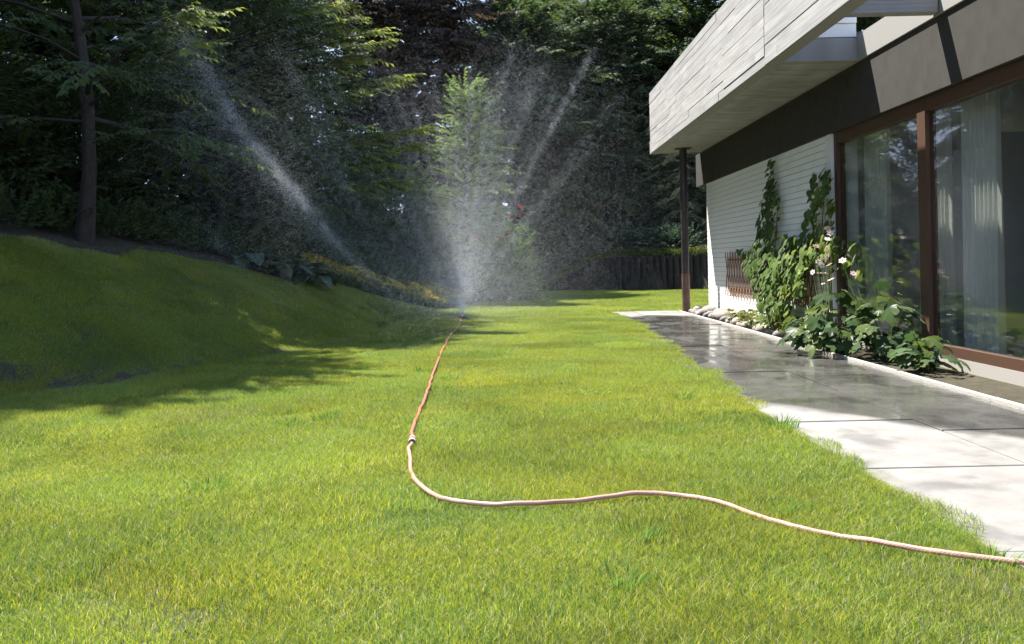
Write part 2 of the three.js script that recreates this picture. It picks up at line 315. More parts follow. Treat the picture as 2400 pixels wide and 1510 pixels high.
function addCrown(tree, sets, mat, items, R, tint) {
  sets.forEach((geo, k) => {
    const mine = items.filter((_, i) => i % sets.length === k);
    if (mine.length) copiesOf(tree, 'crown', geo, mat, mine, mine.map(() => { const b = 0.75 + 0.5 * R(), y = (R() - 0.5) * tint; return rgb(b * (1 + y), b, b * (1 - y * 0.5)); }));
  });
}
function broadTree(label, o) {
  const R = rng(o.seed), y0 = ground(o.x, o.d) - 0.08, tree = thing(o.name || 'leafy_tree', label, 'tree', V(o.x, y0, -o.d), o.group);
  const lean = V((R() - 0.5) * 0.8 + (o.lean || 0), 0, (R() - 0.5) * 0.8), pts = [], rad = [];
  const at = (t) => V(lean.x * t * t + 0.12 * Math.sin(t * 7 + o.seed), o.h * 0.96 * t, lean.z * t * t + 0.12 * Math.cos(t * 6 + o.seed));
  for (let i = 0; i <= 8; i++) { pts.push(at(i / 8)); rad.push(o.trunk * Math.pow(1 - i / 8.4, 0.8) * (i === 0 ? 1.35 : 1)); }
  const wood = [taperTube(pts, rad, 8)], items = [], outer = [], up = V(0, 1, 0);
  for (let i = 0; i < o.limbs; i++) {
    const t = lerp(o.clear, 0.98, Math.pow((i + R()) / o.limbs, 0.85)), az = i * 2.39996 + R() * 0.5, q = (t - o.clear) / (1 - o.clear);
    const prof = o.cone ? Math.pow(1 - q, 0.85) * (0.85 + 0.15 * smooth(0, 0.12, q)) : Math.pow(Math.sin(Math.PI * clamp(0.22 + 0.74 * q, 0, 1)), 0.7), L = o.r * prof * (0.65 + 0.45 * R()) + 0.25;
    const el = lerp(o.low ?? 0.05, 1.0, Math.pow(q, 1.3)) + (R() - 0.5) * 0.3, dir = V(Math.cos(az) * Math.cos(el), Math.sin(el), Math.sin(az) * Math.cos(el)), s0 = at(t);
    const bend = (s) => s0.clone().addScaledVector(dir, L * s).add(V(0, (o.arch ?? 0.12) * L * s - (o.droop ?? 0.3) * L * s * s, 0));
    wood.push(taperTube([bend(0), bend(0.33), bend(0.66), bend(1)], [0.022, 0.016, 0.01, 0.004].map((k) => k * (0.6 + L * 0.45)), 4));
    const subs = Math.max(3, Math.round(L * o.subs));
    for (let j = 0; j < subs; j++) {
      const s = lerp(0.18, 1, (j + R()) / subs), p = bend(s), d0 = bend(Math.min(1, s + 0.05)).sub(bend(s - 0.05)).normalize();
      const side = (j % 2 ? 1 : -1) * (0.5 + R() * 0.6) * (s > 0.93 ? 0.2 : 1), d1 = d0.clone().applyAxisAngle(up, side); d1.y += (R() - 0.5) * 0.35; d1.normalize();
      const l2 = (0.15 + 0.32 * R()) * Math.min(L, 2.2) * (1.15 - s * 0.7) + 0.12, m = Math.max(1, Math.round(l2 / (0.2 * o.scale)));
      for (let k = 0; k <= m; k++) {
        const f = k / m, pp = p.clone().addScaledVector(d1, l2 * f).add(V((R() - 0.5) * 0.1, -0.15 * l2 * f * f + (R() - 0.5) * 0.1, (R() - 0.5) * 0.1));
        const d2 = d1.clone().applyAxisAngle(up, (R() - 0.5) * 1.3); d2.y += -0.12 + (R() - 0.5) * 0.4;
        items.push(frame(pp, d2, V((R() - 0.5) * 0.7, 1, (R() - 0.5) * 0.7), o.scale * (0.75 + 0.5 * R())));
      }
    }
  }
  for (const [px, py, d, w] of o.reach || []) { // long boughs that hold their sprays out over the lawn
    const e = atDepth(px, py, d).sub(tree.position), hh = clamp(e.y - 0.1 * e.length() + (R() - 0.5) * 0.3, 0.6, o.h * 0.9), s0 = at(hh / o.h), c = new THREE.QuadraticBezierCurve3(s0, s0.clone().lerp(e, 0.55).add(V(0, 0.22, 0)), e), L = s0.distanceTo(e);
    wood.push(taperTube([0, 0.25, 0.5, 0.75, 1].map((k) => c.getPoint(k)), [0.03, 0.024, 0.016, 0.009, 0.003], 5));
    const n = Math.round(L * 7);
    for (let k = 0; k < n; k++) {
      const s = lerp(0.3, 1, Math.pow((k + R()) / n, 0.8)), p = c.getPoint(s), t = c.getTangent(s), sd = (k % 2 ? 1 : -1) * (0.35 + 0.75 * R()) * (1.1 - s), d1 = t.clone().applyAxisAngle(up, sd), l2 = w * (1.05 - s) * (0.4 + 0.8 * R());
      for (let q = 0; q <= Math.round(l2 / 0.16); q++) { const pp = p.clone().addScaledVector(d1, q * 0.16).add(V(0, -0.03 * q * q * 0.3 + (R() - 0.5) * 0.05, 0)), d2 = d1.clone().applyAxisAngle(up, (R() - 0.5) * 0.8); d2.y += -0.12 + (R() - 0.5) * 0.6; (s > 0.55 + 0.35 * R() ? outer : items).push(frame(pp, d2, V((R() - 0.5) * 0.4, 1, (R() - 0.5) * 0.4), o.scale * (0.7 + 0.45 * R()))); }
    }
  }
  part(tree, 'trunk', mergeGeometries(wood), bark);
  addCrown(tree, o.twigs, o.mat, items, R, o.tint ?? 0.25);
  if (outer.length) { const n = tree.children.length; addCrown(tree, o.twigs, LEAF.sunTinted, outer, R, 0.25); tree.children.slice(n).forEach((c) => { c.name = 'sun_tinted_sprays'; c.userData.label = 'bough tip leaves with sunlight painted into their pale yellow green'; }); }
  return items.length;
}
function conifer(label, o) {
  const R = rng(o.seed), tree = thing('conifer', label, 'tree', V(o.x, ground(o.x, o.d) - 0.08, -o.d), o.group);
  const wood = [taperTube([V(0, 0, 0), V(0.04, o.h * 0.5, 0.03), V(0, o.h, 0)], [0.14, 0.09, 0.02], 7)], items = [];
  for (let i = 0; i < o.limbs; i++) {
    const t = lerp(0.04, 0.98, (i + R()) / o.limbs), az = i * 2.39996, L = o.r * Math.pow(1 - t, 0.7) * (0.7 + 0.5 * R()) + 0.2, s0 = V(0, o.h * t, 0), dir = V(Math.cos(az), 0.12, Math.sin(az));
    const bend = (s) => s0.clone().addScaledVector(dir, L * s).add(V(0, -0.38 * L * s * s, 0));
    wood.push(taperTube([bend(0), bend(0.5), bend(1)], [0.02, 0.012, 0.004], 4));
    const n = Math.max(3, Math.round(L * 5.5));
    for (let j = 0; j < n; j++) { const s = lerp(0.15, 1, (j + R()) / n), d2 = dir.clone().applyAxisAngle(V(0, 1, 0), (R() - 0.5) * 1.9); d2.y -= 0.25 + R() * 0.4; items.push(frame(bend(s).add(V((R() - 0.5) * 0.2, (R() - 0.5) * 0.2, (R() - 0.5) * 0.2)), d2, V((R() - 0.5) * 0.6, 1, (R() - 0.5) * 0.6), 0.8 + 0.5 * R())); }
  }
  part(tree, 'trunk', mergeGeometries(wood), bark); addCrown(tree, FRONDS, o.mat, items, R, 0.2);
  return items.length;
}
function shrub(name, label, o) {
  const R = rng(o.seed), p0 = V(o.x, ground(o.x, o.d) - 0.04, -o.d), s = thing(name, label, o.category || 'shrub', p0, o.group), wood = [], items = [];
  for (let i = 0; i < 9; i++) { const a = R() * 6.28, k = 0.3 + 0.6 * R(); wood.push(taperTube([V(Math.cos(a) * 0.06, 0, Math.sin(a) * 0.06), V(Math.cos(a) * o.r * k * 0.5, o.h * 0.5, Math.sin(a) * o.r * k * 0.5), V(Math.cos(a) * o.r * k, o.h * (1 - 0.4 * k), Math.sin(a) * o.r * k)], [0.02, 0.014, 0.004], 4)); }
  for (let i = 0; i < o.n; i++) {
    const a = R() * 6.28, e = Math.asin(lerp(-0.15, 1, R())), q = Math.pow(R(), 0.4) * (0.8 + 0.35 * noise(a * 1.4, e * 2, o.seed)), n = V(Math.cos(a) * Math.cos(e), Math.sin(e), Math.sin(a) * Math.cos(e));
    const p = V(n.x * o.r * q, Math.max(0.03, o.h * 0.12 + n.y * o.h * 0.88 * q), n.z * o.r * q), dir = n.clone().multiplyScalar(0.8).add(V((R() - 0.5) * 1.2, 0.1 + (R() - 0.5) * 0.7 - (o.droop || 0), (R() - 0.5) * 1.2));
    items.push(frame(p, dir, V((R() - 0.5) * 0.7, 1, (R() - 0.5) * 0.7), o.scale * (0.7 + 0.6 * R())));
  }
  part(s, 'stems', mergeGeometries(wood), bark).name = 'stem'; addCrown(s, o.twigs, o.mat, items, R, o.tint ?? 0.3); s.children.forEach((c) => { if (c.name === 'crown') c.name = 'foliage'; });
  return s;
}
const LEAF = {
  hornbeam: leafMaterial([0.072, 0.105, 0.022], 0.6, 0.05), sunTinted: leafMaterial([0.21, 0.25, 0.035], 0.6, 0.12), dark: leafMaterial([0.056, 0.085, 0.022], 0.5, 0.05), copper: leafMaterial([0.06, 0.04, 0.024], 0.5, 0.05),  // second entry: hornbeam leaf with sunlight painted into its colour, for bough tips
  light: leafMaterial([0.12, 0.175, 0.04], 0.6, 0.08), needle: leafMaterial([0.036, 0.06, 0.03], 0.3, 0.03), grey: leafMaterial([0.06, 0.095, 0.05], 0.4, 0.1),
};

// ---------------------------------------------------------------- trees
const bankTrees = 'trees standing on the bank beside the lawn', wood = 'tall trees closing the back of the garden';
broadTree('layered leafy tree shading the lawn at the near end of the bank', { x: -5.4, d: 11.4, h: 7.6, r: 2.5, cone: 1, trunk: 0.1, clear: 0.16, limbs: 44, subs: 3.6, scale: 1, twigs: TWIGS.fine, mat: LEAF.hornbeam, seed: 101, group: bankTrees, reach: [[488, 40, 9.8, 0.5], [478, 95, 9.6, 0.5], [455, 20, 9.4, 0.5]] });
broadTree('big leafy tree with flat sunlit sprays reaching out over the big leaved plants', { x: -5.0, d: 15.4, h: 8.8, r: 2.7, cone: 1, trunk: 0.12, clear: 0.1, limbs: 135, subs: 5.5, scale: 1, twigs: TWIGS.fine, mat: LEAF.hornbeam, seed: 202, group: bankTrees, droop: 0.2,
  reach: [[885, 75, 14.4, 0.6], [893, 98, 14.2, 0.45], [835, 38, 14.6, 0.7], [948, 176, 14.2, 0.5], [850, 215, 14.0, 0.5], [890, 190, 14.6, 0.5], [992, 303, 13.9, 0.45], [985, 342, 13.7, 0.5], [925, 378, 13.9, 0.5], [955, 425, 13.8, 0.35], [850, 130, 14.6, 0.8], [800, 5, 14.8, 0.8], [820, 70, 14.8, 0.8], [810, 150, 14.8, 0.7], [880, 330, 14.2, 0.6], [760, 10, 14.2, 0.6]] });
broadTree('leafy tree behind the yellow flowers on the bank', { x: -5.5, d: 20.8, h: 8.6, r: 2.3, cone: 1, trunk: 0.12, clear: 0.08, limbs: 115, subs: 5, scale: 1.1, twigs: TWIGS.fine, mat: LEAF.hornbeam, seed: 303, group: bankTrees });
broadTree('slim pale green tree behind the water spray', { name: 'young_tree', x: -0.95, d: 22.6, h: 5.6, r: 1.35, cone: 1, trunk: 0.06, clear: 0.06, limbs: 95, subs: 6, scale: 0.95, twigs: TWIGS.fine, mat: LEAF.light, seed: 404, low: 0.2 });
broadTree('bronze leaved tree behind the slim pale green tree', { name: 'copper_tree', x: -3.0, d: 30, h: 12.5, r: 2.6, trunk: 0.2, clear: 0.15, limbs: 120, subs: 4, scale: 1.35, twigs: TWIGS.broad, mat: LEAF.copper, seed: 505, tint: 0.2 });
[[-9.5, 13.5, 12, 3.4], [-8.8, 19.5, 13, 3.5], [-8.8, 27, 13, 3.6], [0.2, 35, 10.2, 3.8], [4.2, 37.5, 9.0, 3.6], [8.6, 37, 8.8, 3.6], [12.8, 35, 12, 3.8], [-4, 36, 13, 4], [-11, 32, 14, 4.2], [2.2, 43, 10.6, 4], [7, 44, 9.6, 4], [-10.5, 6.8, 11, 3.2]].forEach(([x, d, h, r], i) =>
  broadTree('tall dark broadleaved tree in the wood behind the garden', { name: 'forest_tree', x, d, h, r, trunk: 0.22, clear: 0.1, limbs: 115, subs: 3.4, scale: 1.5, twigs: TWIGS.broad, mat: LEAF.dark, seed: 600 + i * 7, group: wood, tint: 0.3 }));
[[1.9, 34.2, 5.6, 1.7], [4.1, 33.4, 5.2, 1.9], [6.4, 32.2, 6.4, 1.9], [8.9, 31.2, 6, 2], [11.4, 30.4, 6.5, 2]].forEach(([x, d, h, r], i) =>
  conifer('dark feathery conifer growing above the wooden palisade', { x, d, h, r, limbs: 95, mat: LEAF.needle, seed: 800 + i * 5, group: 'conifers above the palisade' }));

// ---------------------------------------------------------------- shrubs on the bank
[[-6.4, 13.2, 2.2, 1.3], [-5.4, 17.0, 2.4, 1.4], [-7.6, 15.5, 3.2, 1.6], [-4.2, 21.8, 2.4, 1.3], [-3.2, 25, 2.6, 1.4], [-1.9, 27.8, 2.4, 1.3], [-6.2, 22.5, 3, 1.6], [-7.4, 8.2, 2.4, 1.3], [-8, 5.2, 2.4, 1.3], [-7.4, 11.2, 2.8, 1.3], [0.3, 32.2, 2.2, 1.2]].forEach(([x, d, h, r], i) =>
  shrub('dark_shrub', 'dark leafy shrub filling the shade under the bank trees', { x, d, h, r, n: 1100, scale: 1.1, twigs: TWIGS.fine, mat: LEAF.dark, seed: 900 + i * 3, group: 'dark shrubs under the trees' }));
[[-4.55, 18.2, 1.1, 0.75], [-3.9, 19.2, 0.95, 0.65], [-3.4, 20.4, 0.85, 0.55]].forEach(([x, d, h, r], i) =>
  shrub('weeping_shrub', 'low grey green shrub arching over the yellow flowers', { x, d, h, r, n: 620, scale: 0.8, droop: 0.7, twigs: TWIGS.small, mat: LEAF.grey, seed: 950 + i, group: 'grey green shrubs behind the yellow flowers' }));
[[2.6, 31.6, 0.9, 0.7], [4.0, 31.0, 0.8, 0.7], [0.9, 31.6, 1, 0.7], [5.6, 30.4, 0.7, 0.8]].forEach(([x, d, h, r], i) =>
  shrub('cover_shrub', 'low blue green shrub spreading along the palisade top', { x, d, h, r, n: 420, scale: 1, twigs: TWIGS.fine, mat: LEAF.grey, seed: 970 + i, group: 'low shrubs on the palisade' }));

[[-1.75, 23.4, 1.1, 0.7], [-1.0, 25.6, 1.0, 0.75], [-0.2, 28.0, 1.1, 0.8], [-2.4, 22.6, 1.3, 0.8], [-0.9, 29.2, 1.6, 1.0]].forEach(([x, d, h, r], i) =>
  shrub('bed_shrub', 'leafy green shrub in the flower bed below the rose bush', { x, d, h, r, n: 520, scale: 0.9, twigs: TWIGS.fine, mat: LEAF.grey, seed: 1010 + i, group: 'shrubs in the bed behind the sprinkler' }));

// rose bush with red blooms, white pot beside it
{
  const rb = shrub('rose_bush', 'rose bush with scattered red blooms behind the water spray', { x: -0.15, d: 23.2, h: 2.0, r: 0.95, n: 700, scale: 0.8, twigs: TWIGS.fine, mat: LEAF.light, seed: 990, category: 'rose bush' });
  const R = rng(12), red = leafMaterial([0.42, 0.012, 0.03], 0.25, 0.1), petals = [];
  for (let k = 0; k < 9; k++) { const g = ovalLeaf(0.075, 0.07, 3, 0.3, -0.35); g.rotateZ(0.5 + 0.35 * (k % 3)); g.rotateY(k * 2.4); petals.push(g); }
  const bloom = mergeGeometries(petals);
  for (const [px, py, n] of [[1222, 492, 2], [1218, 505, 1], [1197, 515, 4], [1168, 560, 1], [1168, 497, 1], [1113, 560, 1], [1050, 622, 1], [1120, 618, 1], [1187, 556, 1], [1104, 662, 1]]) for (let k = 0; k < n; k++) {
    const p = atDepth(px + (R() - 0.5) * 8, py + (R() - 0.5) * 14, 22.3 + R() * 0.3).sub(rb.position), b = part(rb, 'bloom', bloom, red); b.position.copy(p); b.rotation.set(R() * 0.8 + 0.5, R() * 6, R() * 0.6); b.scale.setScalar(0.85 + R() * 0.5);
  }
  const p = onGround(1262, 640); p.y = ground(p.x, -p.z);
  const pot = thing('plant_pot', 'small pale plant pot standing on the bank by the rose bush', 'pot', p), L = [[0.001, 0], [0.085, 0], [0.12, 0.26], [0.13, 0.27], [0.13, 0.3], [0.115, 0.3], [0.105, 0.24], [0.001, 0.24]].map(([x, y]) => new THREE.Vector2(x, y));
  part(pot, 'vessel', new THREE.LatheGeometry(L, 20), new THREE.MeshStandardMaterial({ color: rgb(0.5, 0.5, 0.5), roughness: 0.7 }));
  part(pot, 'soil', new THREE.CylinderGeometry(0.107, 0.105, 0.01, 16).translate(0, 0.25, 0), new THREE.MeshStandardMaterial({ color: rgb(0.03, 0.022, 0.015), roughness: 1 }));
}

// plants with big rounded leaves on the bank
{
  const R = rng(33), mats = [leafMaterial([0.055, 0.095, 0.06], 0.2, 0.25), leafMaterial([0.06, 0.09, 0.035], 0.2, 0.25)], blades = [0, 1, 2].map((k) => { const g = ovalLeaf(0.42, 0.31, 6, 0.22, 0.3 + 0.2 * k, 0.46); const p = g.attributes.position; for (let i = 0; i < p.count; i++) p.setY(i, p.getY(i) + 0.012 * Math.sin(p.getX(i) * 30 + k) * Math.abs(p.getZ(i)) / 0.1); g.computeVertexNormals(); return g; });
  const labels = ['big leaved plant with two tall upright leaves on the shaded bank', 'big leaved plant in the middle of the clump on the bank', 'big leaved plant beside the start of the yellow flowers', 'low big leaved plant at the lawn edge of the clump'];
  [[572, 622, 15], [628, 640, 15], [690, 652, 14], [715, 662, 9]].forEach(([px, py, n], i) => {
    const p = onGround(px, py); p.y = ground(p.x, -p.z) - 0.01;
    const pl = thing('big_leaf_plant', labels[i], 'plant', p);
    for (let k = 0; k < n; k++) {
      const a = k * 2.4 + R(), tall = i === 0 && k < 2, e = tall ? 1.15 : lerp(0.95, 0.25, k / n), l = tall ? 0.5 : 0.14 + 0.22 * R(), az = tall ? (k ? 0.4 : 2.6) : a;
      const tip = V(Math.cos(az) * Math.cos(e) * l, Math.sin(e) * l, Math.sin(az) * Math.cos(e) * l);
      part(pl, 'stalk', taperTube([V(0, 0, 0), tip.clone().multiplyScalar(0.5).add(V(0, 0.02, 0)), tip], [0.012, 0.009, 0.006], 5), mats[1]);
      const lf = part(pl, 'leaf', blades[k % 3], mats[R() < 0.6 ? 0 : 1]); const e2 = tall ? 1.0 : e * 0.5 - 0.1;
      lf.applyMatrix4(frame(tip, V(Math.cos(az) * Math.cos(e2), Math.sin(e2), Math.sin(az) * Math.cos(e2)), V((R() - 0.5) * 0.4, 1, (R() - 0.5) * 0.4), 0.8 + 0.45 * R()));
    }
  });
}

// yellow flowers along the bank edge and above the palisade
{
  const R = rng(44), petals = []; for (let k = 0; k < 6; k++) { const g = ovalLeaf(0.022, 0.016, 1, 0.1, 0.1); g.rotateZ(0.45); g.rotateY(k * 1.047); petals.push(g); }
  const flower = mergeGeometries(petals), sprig = twig(0.12, 9, 0.032, 0.013, 71);
  const fm = leafMaterial([0.85, 0.62, 0.03], 0.4, 0), gm = leafMaterial([0.07, 0.10, 0.022], 0.35, 0.1);
  const bed = (label, pts, per, share) => {
    const fl = [], gr = [];
    for (const [x, d, w] of pts) for (let k = 0; k < per; k++) {
      const a = R() * 6.28, q = Math.sqrt(R()) * w, X = x + Math.cos(a) * q, D = d + Math.sin(a) * q, y = ground(X, D), hh = 0.08 + 0.14 * R() + 0.1 * noise(X * 4, D * 4, 2);
      if (X > 0.85 && D < palisadeDepth(X) - 0.05) continue;
      gr.push(frame(V(X, y + hh * 0.5 * R(), -D), V((R() - 0.5) * 1.2, 0.8, (R() - 0.5) * 1.2), V(R() - 0.5, 0.3, R() - 0.5), 0.8 + 0.8 * R()));
      if (R() < share * smooth(0.2, 0.5, fbm(X * 3, D * 3, 7, 2))) fl.push(frame(V(X, y + hh, -D), V(1, (R() - 0.5) * 0.8, (R() - 0.5)), V((R() - 0.5) * 1.4, 1, (R() - 0.5) * 1.4 + 0.3), 1.5 + 1.0 * R()));
    }
    const g = thing('flower_carpet', label, 'flowers'); g.userData.kind = 'stuff'; g.userData.label = label;
    copiesOf(g, 'blossoms', flower, fm, fl).name = 'blossom'; copiesOf(g, 'greenery', sprig, gm, gr);
  };
  const left = []; for (let d = 16.2; d < 22.6; d += 0.14) left.push([bedEdge(d) - 0.30, d, 0.42]);
  bed('carpet of yellow flowers edging the bank above the lawn', left, 330, 1.0);
  const right = []; for (let x = -0.9; x < 0.9; x += 0.2) right.push([x, lerp(22.6, 29.6, (x + 0.9) / 1.8) + 0.3, 0.55]); for (let x = 0.9; x < 7.5; x += 0.25) right.push([x, palisadeDepth(x) + 0.25, 0.4]);
  bed('yellow green flowering ground cover along the top of the palisade', right, 190, 0.14);
}
{
  const R = rng(47), it = [], cm = leafMaterial([0.056, 0.085, 0.022], 0.5, 0.05);
  for (let k = 0; k < 9000; k++) { const d = 7 + 26 * R(), x = bedEdge(d) - (d > 16 && d < 23 ? 1.0 : 0.3) - 5.5 * Math.pow(R(), 1.4); it.push(frame(V(x, ground(x, d) + 0.04 + 0.12 * R(), -d), V(R() - 0.5, 0.35 + 0.4 * R(), R() - 0.5), V((R() - 0.5), 1, (R() - 0.5)), 0.55 + 0.6 * R())); }
  const g = thing('bank_cover', 'dark low leaves covering the shaded soil of the bank', 'ground cover'); g.userData.kind = 'stuff'; copiesOf(g, 'foliage', TWIGS.fine[1], cm, it);
}
// palisade of dark upright boards
{
  const R = rng(55), pal = thing('palisade', 'dark stained wooden palisade holding back the planted bank', 'fence');
  const wm = noiseTexture(128, 256, (u, v) => { const k = 0.55 + 0.9 * fbm(u * 30, v * 3, 17, 3); return [0.030 * k, 0.022 * k, 0.019 * k]; });
  const mats = [0.85, 1, 1.2].map((k) => new THREE.MeshStandardMaterial({ map: wm, color: rgb(k, k, k), roughness: 0.9 }));
  const s = new THREE.Shape(); s.absellipse(0, 0, 0.098, 0.06, 0, Math.PI, false); s.lineTo(-0.098, -0.03); s.lineTo(0.098, -0.03);
  const geo = new THREE.ExtrudeGeometry(s, { depth: 1, bevelEnabled: false, curveSegments: 7 }); geo.rotateX(-Math.PI / 2); geo.rotateY(Math.PI);
  for (let x = 0.85; x < 12.5; x += 0.2) {
    const d = palisadeDepth(x), b = part(pal, 'board', geo, mats[Math.floor(R() * 3)]), h = palisadeTop(x) + 0.03 * (R() - 0.5) + 0.12;
    b.position.set(x, -0.12, -d); b.scale.y = h; b.rotation.y = -0.4 + (R() - 0.5) * 0.08; b.rotation.z = (R() - 0.5) * 0.012;
  }
}

// ---------------------------------------------------------------- stones, trellis, vine, anemone by the wall
{
  const R = rng(66), shapes = [0, 1, 2, 3].map((k) => {
    const g = new THREE.IcosahedronGeometry(1, 3), p = g.attributes.position;
    for (let i = 0; i < p.count; i++) { const v = V(p.getX(i), p.getY(i), p.getZ(i)), n = 0.8 + 0.36 * fbm(v.x * 1.3 + 9 + k * 7, v.y * 1.3 + v.z * 1.7 + 5, 23, 3); v.multiplyScalar(n); p.setXYZ(i, v.x, v.y * 0.68, v.z * 0.82); }
    return toCreasedNormals(g, 1.2);
  });
  const st = noiseTexture(128, 128, (u, v) => { const k = 0.7 + 0.6 * fbm(u * 12, v * 12, 27, 4); return [k, k, k]; });
  const mats = [[0.25, 0.225, 0.20], [0.17, 0.165, 0.16], [0.29, 0.25, 0.21], [0.20, 0.165, 0.14], [0.31, 0.30, 0.28]].map((c) => new THREE.MeshStandardMaterial({ color: rgb(...c), map: st, roughness: 0.75 }));
  const spots = []; let tries = 0;
  while (spots.length < 78 && tries++ < 20000) {
    const d = 10.4 + R() * 6.35, r = 0.085 + 0.08 * R(), x = 3.27 + r * 0.8 + R() * (0.50 - r);
    if (x > 3.78 - r * 0.8 || Math.hypot(x - 3.3, d - 16.72) < 0.085 + r || spots.some((q) => Math.hypot(q[0] - x, q[1] - d) < (q[2] + r) * 0.74)) continue;
    spots.push([x, d, r]);
  }
  spots.forEach(([x, d, r], i) => {
    const m = new THREE.Mesh(shapes[i % 4], mats[Math.floor(R() * 5)]); m.name = unique('river_stone'); m.position.set(x, ground(x, d) + r * 0.42, -d); m.rotation.set((R() - 0.5) * 0.5, R() * 6, (R() - 0.5) * 0.5); m.scale.setScalar(r);
    tag(m, 'rounded river stone lying in the strip between path and white wall', 'stone', 'river stones along the white wall'); scene.add(m);
  });
}
const vineLeafShapes = (() => { const R = rng(71); return [0, 1, 2, 3].map((k) => lobedLeaf(0.1, 3, 0.34, 0.25 + 0.2 * (k % 2), R)); })();
const vineMats = [leafMaterial([0.11, 0.18, 0.03], 0.5, 0.12), leafMaterial([0.085, 0.145, 0.028], 0.5, 0.12), leafMaterial([0.19, 0.24, 0.035], 0.5, 0.12)];
{ // trellis: crossing brown laths
  const tr = thing('trellis', 'brown wooden diamond trellis fixed to the white brick wall', 'trellis');
  const lath = new THREE.MeshStandardMaterial({ color: rgb(0.24, 0.125, 0.075), roughness: 0.75 });
  const d0 = 10.95, d1 = 15.55, y0 = 0.37, y1 = 1.09, cw = 0.175, lean = cw * 1.5, h = y1 - y0, L = Math.hypot(h, lean), g = new THREE.BoxGeometry(0.008, L, 0.03), ang = Math.atan2(lean, h);
  for (let d = d0 + lean / 2; d < d1 - lean / 2; d += cw / 1) for (const s of [-1, 1]) { const b = part(tr, 'lath', g, lath); b.position.set(WALL - 0.035 - (s > 0 ? 0.009 : 0), (y0 + y1) / 2, -d); b.rotation.x = s * ang; }
  for (const k of [-1, 1]) for (let j = 0; j < 3; j++) { // short laths that close the two ends
    const f = (j + 0.5) / 3, hh = h * (1 - f), dd = (k < 0 ? d0 : d1), l = Math.hypot(hh, lean * (1 - f));
    for (const s of [-1, 1]) { const b = part(tr, 'lath', new THREE.BoxGeometry(0.008, l, 0.024), lath); b.position.set(WALL - 0.035 - (s > 0 ? 0.009 : 0), s * k > 0 ? y0 + hh / 2 : y1 - hh / 2, -(dd - k * lean * (1 - f) / 2)); b.rotation.x = s * ang; }
  }
  part(tr, 'batten', metreBox(WALL - 0.030, WALL - 0.005, y0 + 0.1, y0 + 0.13, -d1 + 0.1, -d0 - 0.1), lath); part(tr, 'batten', metreBox(WALL - 0.030, WALL - 0.005, y1 - 0.13, y1 - 0.1, -d1 + 0.1, -d0 - 0.1), lath);
}
const inside = (poly, x, y) => { let c = false; for (let i = 0, j = poly.length - 1; i < poly.length; j = i++) { const [a, b] = poly[i], [e, f] = poly[j]; if ((b > y) !== (f > y) && x < (e - a) * (y - b) / (f - b) + a) c = !c; } return c; };
